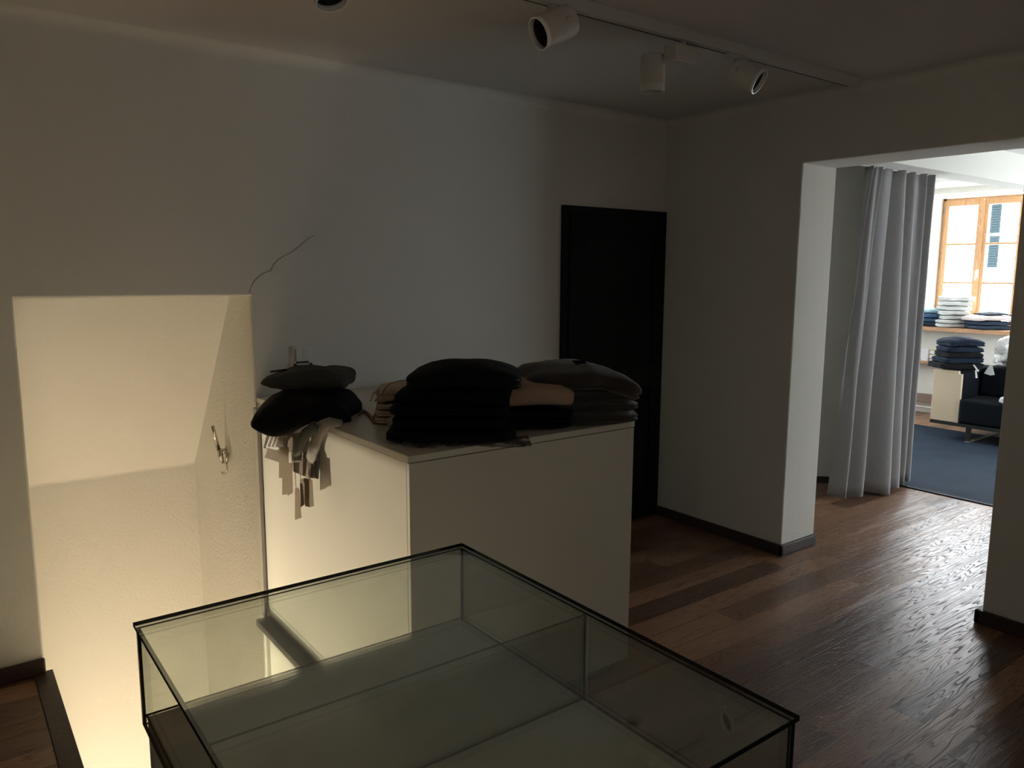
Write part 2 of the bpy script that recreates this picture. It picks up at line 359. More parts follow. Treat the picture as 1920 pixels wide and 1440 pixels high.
# hook on the stairwell wall
hk = thing('window_latch', 'chrome latch with a bent hook on the lit stairwell wall', 'hook', (OR_, 4.12, .70))
def L3(*p): return Vector(p)-Vector((OR_, 4.12, .70))
a0 = onx(425, 843, OR_); a1 = onx(399, 799, OR_-.10); a2 = onx(410, 845, OR_-.055); a3 = onx(421, 865, OR_-.02)
loc0 = Vector((OR_, 4.12, .70))
bm = bmesh.new(); lathe(bm, [(0, .0), (0, .018), (.006, .018), (.010, .014), (.010, 0)], (-1, 0, 0), a0-loc0+Vector((.001, 0, 0)), 20)
lathe(bm, [(0, 0), (.0, .008), (.02, .008), (.02, 0)], (-1, 0, 0), a0-loc0, 12)
obj('base_plate', bm, CHROME, hk, smooth=True)
bm = bmesh.new(); tube(bm, [a2-loc0, (a2+a1)/2-loc0, a1-loc0], [.010, .009, .008], 10, flat=((1, 0, 0), .45)); obj('arm', bm, CHROME, hk, smooth=True)
bm = bmesh.new(); tube(bm, [onx(412, 842, OR_-.05)-loc0, onx(414, 856, OR_-.045)-loc0, onx(418, 868, OR_-.035)-loc0], [.012, .014, .007], 10); 
tube(bm, [a0-loc0-Vector((.02, 0, 0)), onx(427, 852, OR_-.02)-loc0, onx(424, 869, OR_-.022)-loc0], [.009, .012, .008], 10)
tube(bm, [onx(413, 846, OR_-.045)-loc0, onx(425, 846, OR_-.02)-loc0], .006, 8); obj('joint', bm, CHROME, hk, smooth=True)
bm = bmesh.new(); tube(bm, [onx(x, y, OR_-.025)-loc0 for x, y in ((425, 868), (426, 876), (426, 884), (423, 888), (419, 889), (416, 885))], .0035, 8); obj('hook', bm, CHROME, hk, smooth=True)

# narrow grey profile between opening edge and cabinet
bm = bmesh.new(); box(bm, 1.165, 1.180, YB-.045, YB-.004, .004, 1.02); structure('trim_profile', bm, STRIPM, 'narrow grey upright profile between stair opening and cabinet', 'trim', bevel=.002)

# ================================================================ white cabinet
CX0, CX1, CY0, CZ = 1.183, 2.205, 2.13, 1.065
cb = thing('low_cabinet', 'glossy cream cabinet block beside the stair opening with clothes on top', 'cabinet', (CX0, CY0, 0))
W_, D_ = CX1-CX0, YB-CY0-.004
bm = bmesh.new(); box(bm, .004, W_-.004, .02, D_, .068, CZ-.0255); obj('body', bm, LACQ, cb, bevel=.0015)
bm = bmesh.new(); box(bm, .004, W_-.004, .0, .0185, .068, CZ-.0255); obj('front_panel', bm, LACQ, cb, bevel=.0015)
bm = bmesh.new(); box(bm, 0, W_, 0, D_, CZ-.023, CZ); obj('top', bm, LACQ, cb, bevel=.002)
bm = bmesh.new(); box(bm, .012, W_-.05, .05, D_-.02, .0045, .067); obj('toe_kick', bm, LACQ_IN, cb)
bm = bmesh.new(); box(bm, .0035, .0118, .022, D_-.05, .028, .0675); obj('side_plinth', bm, LACQ, cb)

# ================================================================ glass display case
GX0, GX1, GY0, GY1, GZ0, GZ1 = .260, .981, .603, 1.510, .815, 1.0
gc = thing('glass_display_case', 'frameless glass display case on a pale plinth in the foreground', 'display case', (GX0, GY0, 0))
gw, gd = GX1-GX0, GY1-GY0
bm = bmesh.new(); box(bm, .008, gw-.008, .008, gd-.008, .0, GZ0-.001); obj('plinth', bm, PLINTH, gc, bevel=.002)
def gsheet(name, x0, x1, y0, y1, z0, z1, thin):
    bm = bmesh.new(); box(bm, x0, x1, y0, y1, z0, z1)
    bm.normal_update()
    for f in bm.faces:
        n = f.normal; f.material_index = 0 if abs(n['xyz'.index(thin)]) > .5 else 1
    return obj(name, bm, [GLASS, EDGE], gc)
t = .0062
gsheet('top_pane', -.004, gw+.004, -.004, gd+.004, GZ1-.008, GZ1, 'z')
gsheet('back_pane', 0, gw, gd-t, gd, GZ0-.018, GZ1-.010, 'y')
gsheet('front_pane', 0, gw, 0, t, GZ0-.018, GZ1-.010, 'y')
gsheet('left_pane', 0, t, t+.001, gd-t-.001, GZ0-.018, GZ1-.010, 'x')
gsheet('right_pane', gw-t, gw, t+.001, gd-t-.001, GZ0-.018, GZ1-.010, 'x')
gsheet('divider_pane', t+.001, gw-t-.001, gd/2-.006+.005, gd/2+.005, GZ0+.001, GZ1-.010, 'y')
bm = bmesh.new()
for a in ((.005, gw-.005, gd-.0085, gd-.0055), (.005, gw-.005, .0055, .0085), (.0055, .0085, .008, gd-.008), (gw-.0085, gw-.0055, .008, gd-.008)):
    box(bm, *a, GZ0-.0008, GZ0+.0025)
obj('seal', bm, EDGE, gc)
GLINT = mat('edge_glint', (.75, .72, .60), .3)  # pale strips paint the stair light's glint on the glass edges
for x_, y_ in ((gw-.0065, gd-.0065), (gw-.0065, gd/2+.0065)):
    bm = bmesh.new(); box(bm, x_-.0014, x_+.0008, y_-.0012, y_+.001, GZ0+.004, GZ1-.012); obj('corner_glint', bm, GLINT, gc)

# glass-top reflection modelled as a small white fastener on the planks
p = onz(1361, 1322, 0.0)
ft = thing('reflection_squiggle', 'tiny white reflection modelled as a fastener lying on the planks behind the glass case', 'squiggle', (p.x, p.y, 0.001))
bm = bmesh.new(); q = [onz(x, y, .003)-Vector((p.x, p.y, .001)) for x, y in ((1352, 1303), (1347, 1309), (1346, 1316), (1349, 1323), (1354, 1327))]; tube(bm, q, .0014, 6); obj('squiggle_arc', bm, SWITCHM, ft, smooth=True)
bm = bmesh.new(); c = onz(1359, 1325, .004)-Vector((p.x, p.y, .001)); bmesh.ops.create_uvsphere(bm, u_segments=12, v_segments=8, radius=.006, matrix=Matrix.Translation(c) @ Matrix.Diagonal((1.5, .8, .6, 1))); obj('squiggle_spot', bm, RIM, ft, smooth=True)

# ================================================================ track lights
TY, TZ = 2.213, 2.566
tr = thing('lighting_track', 'long slim white ceiling track carrying the spotlights', 'track', (1.0, TY, ZC))
bm = bmesh.new(); box(bm, -2.6, 2.78, -.018, .018, TZ-ZC, 0); obj('rail', bm, WHITE_METAL, tr, bevel=.002)
bm = bmesh.new(); box(bm, -2.6, 2.73, .0115, .0165, TZ-ZC-.0012, TZ-ZC+.002); obj('slot', bm, SLOT, tr)
bm = bmesh.new(); box(bm, 2.78, 2.81, -.019, .019, TZ-ZC-.001, 0); obj('end_cap', bm, WHITE_METAL, tr, bevel=.004)
def spot(label, cpos, direc, length, rad, track_x, boxed=None, frosted=False):
    c = Vector(cpos); dv = Vector(direc).normalized()
    o = thing('track_spotlight', label, 'spotlight', (track_x, TY, TZ), 0, 'white spotlights on the ceiling track'); O = Vector((track_x, TY, TZ)); c = c-O
    bm = bmesh.new(); L_ = length
    lathe(bm, [(-L_/2, 0), (-L_/2, rad*.82), (-L_/2+.004, rad*.95), (-L_/2+.02, rad), (L_/2-.012, rad), (L_/2-.012, rad*.86), (-L_/2+.03, rad*.80)], dv, c, 40); mat_sweep(obj('housing', bm, WHITE_METAL, o))
    bm = bmesh.new(); lathe(bm, [(L_/2-.013, rad*.90), (L_/2-.011, rad*1.0), (L_/2+(.018 if frosted else .002), rad*1.0), (L_/2+(.018 if frosted else .002), rad*.90), (L_/2-.013, rad*.90)], dv, c, 40); mat_sweep(obj('front_ring', bm, RIM if not frosted else SWITCHM, o))
    bm = bmesh.new(); lathe(bm, [(L_/2-.015, rad*.84), (L_/2-.04, rad*.70), (L_/2-.075, rad*.35), (L_/2-.078, 0)], dv, c, 32); obj('reflector', bm, DARKIN, o, smooth=True)
    bm = bmesh.new(); lathe(bm, [(L_/2-.075, rad*.30), (L_/2-.035, rad*.28), (L_/2-.03, 0)], dv, c, 20); obj('bulb', bm, REFLECTOR, o, smooth=True)
    if boxed:
        bx = Vector(boxed)-O
        bm = bmesh.new(); box(bm, bx.x-.066, bx.x+.066, bx.y-.032, bx.y+.032, bx.z-.033, bx.z+.033); obj('adapter_box', bm, WHITE_METAL, o, bevel=.004)
        bm = bmesh.new(); tube(bm, [(bx.x, bx.y*.4, 0.0), (bx.x, bx.y, bx.z+.02)], .013, 12)
        tube(bm, [(bx.x-.05, bx.y, bx.z), tuple((c+Vector((bx.x-.05, bx.y, bx.z)))/2), tuple(c)], .010, 10); obj('arm', bm, WHITE_METAL, o, smooth=True)
    else:
        a = -dv.cross(Vector((0, 0, 1))).normalized(); 
        bm = bmesh.new(); box(bm, -.045, .045, -.016, .016, -.022, 0.0); obj('adapter_box', bm, WHITE_METAL, o, bevel=.003)
        bm = bmesh.new(); tube(bm, [(0, 0, -.02), tuple(c*.45+Vector((0, 0, -.005))), tuple(c-dv*.01)], .010, 10); obj('arm', bm, WHITE_METAL, o, smooth=True)
    bm = bmesh.new(); side = dv.cross(Vector((0, 0, 1))).normalized(); lathe(bm, [(rad*.9, .012), (rad*1.08, .012), (rad*1.08, 0)], -side if side.y > 0 else side, c-dv*L_*.2, 14); obj('pivot_knob', bm, WHITE_METAL, o, smooth=True)
    return o
s1 = onz(1040, 50, 2.485); spot('leftmost fully visible white spotlight, tilted down to the left', s1, -.80*rt-.50*up-.33*fw, .140, .056, s1.x+.05)
s2 = onz(1224, 134, 2.462); b2 = onz(1277, 104, 2.515)
spot('middle white spotlight hanging straight down beside its adapter box', s2, (0, 0, -1), .128, .050, b2.x, boxed=b2, frosted=True)
s3 = onz(1401, 141, 2.478); spot('rightmost white spotlight with a bright ring, facing the doorway', s3, +.66*rt-.55*up-.33*fw, .125, .053, s3.x-.03)
s0 = onz(612, -34, 2.475); spot('spotlight cut off by the top edge, only its tip showing', s0, .25*rt-.95*up-.05*fw, .125, .048, s0.x+.03)

# ================================================================ clothes
NAVYB = weave('black_wool', (.0045, .0045, .0055), .95); BLACKC = weave('black_cotton', (.004, .004, .005), .8)
BROWNK = weave('dark_brown_wool', (.045, .040, .036), .95, sheen=.25); GREYK = weave('dark_grey_nylon', (.06, .062, .055), .7)
BEIGEK = weave('camel_wool', (.45, .32, .24), .95); CREAMK = weave('cream_wool', (.62, .50, .40), .95)
LGREYK = weave('light_grey_wool', (.30, .29, .26), .95); DGREENK = weave('grey_green_wool', (.12, .125, .11), .95); TAUPEK = weave('taupe_wool', (.28, .24, .20), .95)
WHITEK = weave('white_wool', (.62, .62, .60), .95); ICEK = weave('pale_blue_wool', (.40, .58, .66), .9); BLUEK = weave('slate_blue_wool', (.07, .13, .24), .9)
NAVYK = weave('navy_wool', (.006, .011, .022), .9); DENIMK = weave('dark_denim', (.035, .05, .08), .9)
KRAFT = mat('kraft_card', (.30, .24, .17), .8, bump=.05, bscale=300, var=.1, vscale=60); CARDW = mat('white_card', (.75, .75, .74), .7)
STRING = mat('tag_string', (.05, .04, .03), .8); REDSTR = mat('red_string', (.20, .05, .04), .8)

def gshape(w, d, h, seed=0, dome=0., groove=1, lump=.008, n=4.0, cuts=18, post=None, taper=0., gz=0., sq=9.):
    bm = bmesh.new(); bmesh.ops.create_cube(bm, size=2)
    bmesh.ops.subdivide_edges(bm, edges=bm.edges[:], cuts=cuts, use_grid_fill=True)
    rnd = Vector((seed*3.17, seed*1.31, seed*.77))
    for v in bm.verts:
        p = v.co.copy(); e = (abs(p.x)**sq+abs(p.y)**sq)**(1/sq)
        s = (e**n+abs(p.z)**n)**(1/n); q = p/s
        e2 = (abs(q.x)**sq+abs(q.y)**sq)**(1/sq)
        if groove and e2 > .6:
            for k in range(groove):
                g0 = gz+(0 if groove == 1 else (-.38+.76*k/(groove-1)))
                g = math.exp(-((q.z-g0)/.13)**2); f = 1-.045*g*(e2-.6)/.4; q.x *= f; q.y *= f
        x, y, z = q.x*w/2, q.y*d/2, q.z*h/2
        y *= 1+taper*q.x
        co = Vector((x, y, z)); nv = noise.noise_vector(co*9+rnd); nv2 = noise.noise_vector(Vector((co.x*24, co.y*24, co.z*40))+rnd)
        co += Vector((nv.x*lump*1.5, nv.y*lump*1.5, nv.z*lump*.8))+Vector((nv2.x, nv2.y, nv2.z*.5))*lump*.35
        co.z += h/2 + dome*(1-(2*x/w)**2)*(1-.6*(2*y/d)**2) - dome*.15
        if post: co = post(co)
        v.co = co
    return bm
def garment(name, label, cat, m, loc, w, d, h, rz=0, seed=0, group=None, **k):
    bm = gshape(w, d, h, seed, **k)
    o = obj(name, bm, m, smooth=True, loc=loc); o.rotation_euler = (0, 0, rz)
    return tag(o, label, cat, group)
AX = -YAW                                   # angle of a pile turned square to the visitor
T = CZ+.001
def card(name, pts, plane_x, m, parent, th=.0012, axis='x'):
    bm = bmesh.new(); f = onx if axis == 'x' else ony
    inv = parent.matrix_world.inverted() if parent else Matrix()
    prism(bm, [f(x, y, plane_x) for x, y in pts], (th, 0, 0) if axis == 'x' else (0, th, 0))
    o = obj(name, bm, m)
    if parent: o.parent = parent; 
    return o
def part_of(o, parent):
    """keep a mesh built in room coordinates in place under its garment."""
    o.parent = parent; bpy.context.view_layer.update(); o.matrix_parent_inverse = parent.matrix_world.inverted(); return o

# --- central black pile -------------------------------------------------
G1 = 'black sweaters piled in the middle of the cabinet'
bx_, by_ = 1.476, 2.330
lay = [(.45, .34, .044, 0.00, -.006, 'bottom black sweater of the tall central pile, partly in clear film'),
       (.41, .33, .042, .008, .0, 'second black sweater from the bottom of the tall central pile'),
       (.42, .32, .042, .004, 0, 'third black sweater from the bottom of the tall central pile'),
       (.415, .31, .040, .010, -.004, 'fourth black sweater up, just under the top one of the central pile'),
       (.395, .33, .068, .040, -.027, 'topmost domed black sweater of the tall central pile')]
z = T; garms = []
for i, (w_, d_, h_, dx, dy, lab) in enumerate(lay):
    g = garment('folded_sweater', lab, 'sweater', NAVYB if i % 2 else BLACKC, (bx_+dx, by_+dy, z), w_, d_, h_, AX+(.02*(-1)**i), seed=i+1, dome=.002+.006*i if i < 4 else .038, group=G1, lump=.007)
    garms.append(g); z += h_*.93+(.004 if i < 3 else .006)
# clear film under the pile, sticking out over the cabinet edge
bm = bmesh.new(); nx_, ny_ = 26, 10; vs = []
for i in range(nx_+1):
    row = []
    for j in range(ny_+1):
        u_ = i/nx_; v_ = j/ny_
        x = -.16+.43*u_; y = -.222+.17*v_-.012*math.sin(u_*9)
        z_ = .0015+.014*abs(noise.noise(Vector((x*22, y*22, 3))))+.010*abs(noise.noise(Vector((x*60, y*60, 5))))*(1-v_)
        row.append(bm.verts.new((x, y, z_)))
    vs.append(row)
for i in range(nx_):
    for j in range(ny_): bm.faces.new((vs[i][j], vs[i+1][j], vs[i+1][j+1], vs[i][j+1]))
fl = obj('plastic_film', bm, FILM, smooth=True, loc=(bx_, by_, T)); fl.rotation_euler = (0, 0, AX*.9)
tag(fl, 'crumpled clear plastic film poking out from under the central black pile', 'plastic film')

# black wrap behind, between the pile and the beige sweater
garment('folded_scarf', 'black cloth corner showing right behind the top of the central black pile', 'scarf', BLACKC, (1.80, 2.50, T), .22, .16, .155, AX, 31, lump=.01, groove=2)

# --- cream sweaters, left behind the black pile ---------------------------
G2 = 'cream sweaters behind the black pile'
cz = T
for i, (w_, h_, lab) in enumerate(((.27, .028, 'bottom cream sweater left behind the central black pile'), (.26, .026, 'second cream sweater from the bottom, left behind the black pile'), (.25, .026, 'third cream sweater up, left behind the black pile'), (.25, .060, 'topmost rounded cream sweater with a dangling kraft tag'))):
    g = garment('folded_sweater', lab, 'sweater', CREAMK, (1.495, 2.665+.004*i, cz), w_, .22, h_, AX+.08, 10+i, group=G2, lump=.006, dome=.012 if i == 3 else .0); cz += h_*.94+.001
topc = g
part_of(card('price_tag', [(712, 740), (695, 797), (703, 800), (714, 795), (722, 742)], 1.37, KRAFT, None), topc)
part_of(card('price_tag', [(722, 786), (751, 774), (765, 782), (742, 808), (732, 808)], 1.36, KRAFT, None), topc)
bm = bmesh.new(); tube(bm, [onx(x, y, 1.34) for x, y in ((716, 742), (722, 728), (733, 719), (748, 714), (760, 713))], .0016, 6); part_of(obj('string', bm, REDSTR), topc)
bm = bmesh.new(); tube(bm, [onx(x, y, 1.335) for x, y in ((694, 752), (700, 738), (710, 730), (712, 742), (703, 752))], .003, 6); part_of(obj('ribbon', bm, CREAMK, smooth=True), topc)
# scrap of film/ribbon lying at the back
bm = bmesh.new(); tube(bm, [onz(x, y, T+.004) for x, y in ((672, 778), (680, 772), (690, 776), (697, 784), (702, 792))], [.008, .012, .01, .012, .006], 8, flat=((0, 0, 1), .5)); tag(obj('ribbon_scrap', bm, BEIGEK, smooth=True), 'small tan crumpled ribbon end lying left of the cream sweaters', 'ribbon')

# --- right piles -----------------------------------------------------------
G3 = 'dark brown sweaters at the cabinet right end'
rz_ = AX+.25
rx, ry = 2.092, 2.318
zz = T
for i, (w_, d_, h_, lab) in enumerate(((.37, .38, .044, 'bottom dark brown sweater at the cabinet right end'), (.365, .37, .040, 'second dark brown sweater from the bottom at the right end'), (.37, .37, .042, 'third dark brown sweater up at the right end'))):
    garment('folded_sweater', lab, 'sweater', BROWNK, (rx+.012*i*0, ry, zz), w_, d_, h_, rz_+.04*i, 20+i, group=G3, lump=.007, dome=.0); zz += h_*.95+.001
def sag(co):
    co.z -= .10*max(0, co.x/.24)**1.6*.55; return co
gt = garment('folded_sweater', 'large topmost dark brown sweater sagging over the cabinet right end', 'sweater', BROWNK, (rx-.045, ry-.01, zz+.004), .45, .36, .085, rz_-.03, 27, group=G3, lump=.014, dome=.022, post=sag, groove=1, gz=-.3)
part_of(card('collar_label', [(1072, 676), (1094, 675), (1100, 681), (1080, 684)], 1.98, BLACKC, None), gt)
# beige sweater on dark ones, between
G4 = 'dark sweaters under the camel sweater'
for i, (h_, lab) in enumerate(((.05, 'lower black sweater under the camel sweater'), (.045, 'upper black sweater directly under the camel sweater'))):
    garment('folded_sweater', lab, 'sweater', BLACKC, (1.83, 2.345, T+.040*i), .30, .31, h_-.006, rz_-.05, 33+i, group=G4, lump=.006)
garment('folded_sweater', 'camel sweater between the black pile and the brown pile', 'sweater', BEIGEK, (1.83, 2.355, T+.078), .30, .33, .082, rz_-.02, 36, lump=.010, dome=.022, groove=0)

# --- left pile hanging over the cabinet edge --------------------------------
def over(co):
    # garment local frame: x towards the stair opening is negative; drop past the cabinet edge
    return co
lx, ly = 1.20, 3.06
def drape(cx, cy, rz, k=1.1, lim=.14):
    c, s = math.cos(rz), math.sin(rz)
    def f(co):
        wx = cx+co.x*c-co.y*s
        o_ = max(0, 1.175-wx); co.z -= min(lim, k*o_**1.15); return co
    return f
LG = 'clothes piled over the cabinet left edge'
base_g = garment('folded_sweater', 'light grey sweater at the bottom of the left pile, sleeves hanging over the edge', 'sweater', LGREYK, (1.25, 3.05, T), .17, .32, .026, 0.0, 41, group=LG, lump=.006)
def bell(co):
    hz = .065
    if co.z < hz: co.z = hz-(hz-co.z)*.42
    co.z -= .036; t_ = max(0, min(1, 1-co.z/.10)); co.x *= 1+.14*t_; co.y *= 1+.10*t_
    if co.x > 0: co.z -= .03*min(1, (co.x/.17)**2)*t_
    wx = 1.215+co.x*math.cos(AX)-co.y*math.sin(AX); o_ = max(0, 1.175-wx)
    lip = t_*(.5+.5*math.cos(min(math.pi, abs(co.x+.06)/.16*math.pi)))*max(0, min(1, -co.y/.12))
    co.z -= .20*min(o_, .16) + .055*lip*(1 if o_ > 0 else 0); return co
blk = garment('folded_jacket', 'wide black jacket draped over the left edge of the cabinet', 'jacket', BLACKC, (1.212, 3.015, T), .375, .40, .145, AX, 43, group=LG, lump=.016, post=bell, n=2.2, sq=5, groove=0)
def wedge(co):
    k = .55+.45*min(1, max(0, (co.x+.17)/.16)); co.z = .02+(co.z-.02)*k + .012*abs(noise.noise(co*14)); return co
gry = garment('folded_jacket', 'dark grey jacket lying folded on top of the left pile', 'jacket', GREYK, (1.235, 3.07, T+.090), .36, .24, .095, AX+.02, 47, group=LG, lump=.015, n=3.0, taper=.25, post=wedge, groove=0)
part_of(card('collar', [(506, 695), (531, 692), (531, 696), (507, 699)], 1.16, BLACKC, None, th=.02), gry)
def sleeve(pts, m, X, rr, lab, parent, fl=.55):
    bm = bmesh.new(); P = [onx(x, y, X) for x, y in pts]; tube(bm, P, rr, 14, flat=((0, 1, 0), fl)); o = part_of(obj('sleeve', bm, m, smooth=True), parent)
    if lab: o['label'] = lab
sl = [
 ([(640, 793), (618, 792), (604, 800), (595, 820), (588, 842), (583, 860)], LGREYK, 1.155, [.012, .020, .027, .030, .031, .030], 'light grey hanging sleeve'),
 ([(590, 800), (572, 815), (561, 835), (554, 851)], DGREENK, 1.125, [.022, .026, .027, .022], 'dark green grey hanging sleeve'),
 ([(583, 850), (580, 870), (578, 898)], TAUPEK, 1.150, [.016, .017, .015], 'taupe hanging sleeve'),
 ([(595, 845), (595, 870), (594, 896)], DGREENK, 1.165, [.013, .013, .011], None),
]
for a in sl: sleeve(a[0], a[1], a[2], a[3], a[4], base_g)
# fanned cream hems and a taupe flap
for k, x0 in enumerate((503, 511, 518)):
    o = card('hem', [(x0+7, 812), (x0+22, 812), (x0+18, 843), (x0-4, 838)], 1.135-.006*k, TAUPEK, None, th=.004); part_of(o, base_g)
    o = card('hem_edge', [(x0+5, 812), (x0+7, 812), (x0-2, 837), (x0+17, 842), (x0+16, 844), (x0-5, 839)], 1.134-.006*k, CARDW, None, th=.0015); part_of(o, base_g)
part_of(card('hem', [(503, 838), (524, 842), (524, 867), (496, 858)], 1.145, TAUPEK, None, th=.004), base_g)
part_of(card('hem', [(501, 812), (512, 812), (501, 841), (494, 840)], 1.15, DGREENK, None, th=.006), base_g)
part_of(card('hem', [(545, 845), (592, 850), (588, 897), (570, 893), (549, 884)], 1.158, TAUPEK, None, th=.006), base_g)
part_of(card('hem', [(526, 812), (560, 812), (552, 850), (530, 845)], 1.16, TAUPEK, None, th=.006), base_g)
# paper tags
for n_, (pts, X, lab) in enumerate((
 ([(523, 838), (541, 838), (540, 897), (523, 896)], 1.105, 'broad kraft tag'), ([(529, 896), (539, 896), (538, 927), (529, 928)], 1.112, None),
 ([(540, 868), (547, 868), (548.5, 924), (539, 930)], 1.100, 'dark kraft tag seen edge on'),
 ([(553, 916), (558, 914), (561, 918), (565, 971), (553, 975)], 1.095, 'lowest kraft tag on a string'),
 ([(562, 899), (567, 897), (571, 906), (571, 946), (564, 951)], 1.108, None),
 ([(569, 896), (585, 900), (588, 949), (580, 951), (572, 949)], 1.125, 'pale curved tag'))):
    o = part_of(card('price_tag', pts, X, KRAFT, None), base_g)
    if lab: o['label'] = lab
for pts, X in (([(551.5, 850), (553, 880), (555, 915)], 1.097), ([(563.5, 888), (564, 898)], 1.109), ([(533, 820), (532, 838)], 1.106)):
    bm = bmesh.new(); tube(bm, [onx(x, y, X) for x, y in pts], .0011, 5); part_of(obj('string', bm, STRING), base_g)

# ================================================================ passage, curtain, far room
ZP = 2.62
bm = bmesh.new(); box(bm, XR+TW, 9.5, -.6, 2.77, ZP, ZP+.1); box(bm, XR+TW, 9.9, 2.77, 5.9, 2.70, 2.8); structure('ceiling_passage', bm, CEIL, 'pale ceiling beyond the doorway', 'ceiling')
bm = bmesh.new(); box(bm, 4.20, 9.5, 2.765, 2.972, 2.384, 2.70); structure('trim_header', bm, PLASTER, 'white header beam above the curtain', 'beam', bevel=.004)
bm = bmesh.new(); box(bm, 8.85, 9.5, 2.98, 5.9, 2.625, 2.7); structure('trim_ceiling_step', bm, PLASTER, 'shallow step in the far room ceiling before the window wall', 'beam')
def wall_with_holes(bm, axis, p0, p1, a0, a1, z0, z1, holes):
    """solid wall between p0 and p1 on its normal axis; holes (u0,u1,z0,z1), sorted, not overlapping in u."""
    cur = a0
    def bx_(u0, u1, za, zb):
        if u1-u0 < 1e-4 or zb-za < 1e-4: return
        if axis == 'x': box(bm, p0, p1, u0, u1, za, zb)
        else: box(bm, u0, u1, p0, p1, za, zb)
    for u0, u1, h0, h1 in holes:
        bx_(cur, u0, z0, z1); bx_(u0, u1, z0, h0); bx_(u0, u1, h1, z1); cur = u1
    bx_(cur, a1, z0, z1)
WALL_FAR_LEFT = lambda bm: wall_with_holes(bm, 'y', 5.7, 5.9, 6.0, 9.9, 0, 2.7, [(7.05, 8.15, .95, 2.25)])
# diagonal wall behind the curtain
a = Vector((5.13, 3.735, 0)); b = Vector((5.98, 2.97, 0)); n = Vector((b-a)).cross(Vector((0, 0, 1))).normalized()*-.12
bm = bmesh.new(); prism(bm, [a, b, b+Vector((.0, .12, 0)), a-Vector((0, 0, 0))+Vector((0.12, .12, 0))], (0, 0, 2.70)); structure('wall_diagonal', bm, PLASTER, 'slanted grey wall piece behind the curtain', 'wall', bevel=.005)
dd = (b-a).normalized(); bm = bmesh.new(); q0 = a+Vector((-.012, -.012, 0)); q1 = b+Vector((-.012, -.012, 0)); prism(bm, [q0, q1, b, a], (0, 0, .05)); structure('baseboard_diagonal', bm, BASEB, 'dark baseboard at the foot of the slanted wall', 'baseboard')
bm = bmesh.new(); box(bm, XR+.02, 6.0, 3.722, 3.98, 0, 2.7); box(bm, 5.9, 6.0, 3.9, 5.9, 0, 2.7); structure('wall_passage_side', bm, PLASTER, 'side wall of the passage behind the curtain', 'wall')
bm = bmesh.new(); WALL_FAR_LEFT(bm); structure('wall_far_left', bm, PLASTER, 'left wall of the sunny far room', 'wall')
# window wall with deep niche
WX0, WX1 = 9.5, 9.95; NY0, NY1, NZ0, NZ1 = 3.45, 4.53, .98, 2.56
bm = bmesh.new(); wall_with_holes(bm, 'x', WX0, WX1, -.6, 5.9, 0, 2.7, [(1.80, 2.84, NZ0, NZ1), (NY0, NY1, NZ0, NZ1)]); structure('wall_window', bm, PLASTER, 'sunlit white wall with the oak window', 'wall')
# side wall of the far room with a window added out of frame to light the passage
bm = bmesh.new(); wall_with_holes(bm, 'y', -.6, -.35, XR+TW, 9.5, 0, 2.7, [(6.75, 9.25, .55, 2.45)]); structure('wall_far_right', bm, PLASTER, 'right wall of the far room with an added window, out of view', 'wall')

wn = bpy.data.objects.new('window_1', None); COL.objects.link(wn); wn.location = (9.83, 4.07, 1.0); wn['kind'] = 'structure'; wn['category'] = 'window'; wn['label'] = 'two-leaf oak window with three panes in each leaf'
def W(y0, y1, z0, z1, x0=0, x1=.06): return (x0, x1, y0, y1, z0, z1)
Z0, Z1 = .06, 1.535; HW = .455
bm = bmesh.new(); box(bm, .0, .09, -HW, -HW+.035, 0, Z1); box(bm, .0, .09, HW-.035, HW, 0, Z1); box(bm, 0, .09, -HW, HW, Z1-.028, Z1); box(bm, 0, .09, -HW, HW, 0, .04); obj('window_frame', bm, OAK, wn, bevel=.003)
for s, y0, y1 in ((1, .010, HW-.032), (-1, -HW+.032, -.010)):
    bm = bmesh.new(); fw_ = .047
    box(bm, -.02, .045, y0, y0+fw_, .035, Z1-.025); box(bm, -.02, .045, y1-fw_, y1, .035, Z1-.025); box(bm, -.02, .045, y0+fw_, y1-fw_, Z1-.095, Z1-.025); box(bm, -.02, .045, y0+fw_, y1-fw_, .035, .105)
    sh = obj('sash', bm, OAK, wn, bevel=.004)
    for zz_ in (.985, .535):
        bm = bmesh.new(); box(bm, -.012, .035, y0+fw_-.002, y1-fw_+.002, zz_-.002, zz_+.022); obj('glazing_bar', bm, OAK, sh, bevel=.003)
    for za, zb in ((.107, .534), (.556, .984), (1.006, Z1-.096)):
        bm = bmesh.new(); box(bm, .012, .016, y0+fw_-.001, y1-fw_+.001, za, zb); obj('pane', bm, PANE, sh)
bm = bmesh.new(); box(bm, -.032, -.018, -.022, .022, .04, Z1-.04); obj('centre_post', bm, OAK, wn, bevel=.004)
bm = bmesh.new(); box(bm, -.040, -.032, -.014, .010, .60, .70); tube(bm, [(-.04, -.002, .685), (-.075, -.002, .685), (-.078, -.002, .67), (-.076, -.002, .58)], .008, 10); obj('window_handle', bm, RIM, wn, smooth=False)
for hz in (1.40, .18):
    bm = bmesh.new(); tube(bm, [(-.02, HW-.028, hz-.04), (-.02, HW-.028, hz+.04)], .008, 10); obj('hinge', bm, STRIPM, wn, smooth=True)

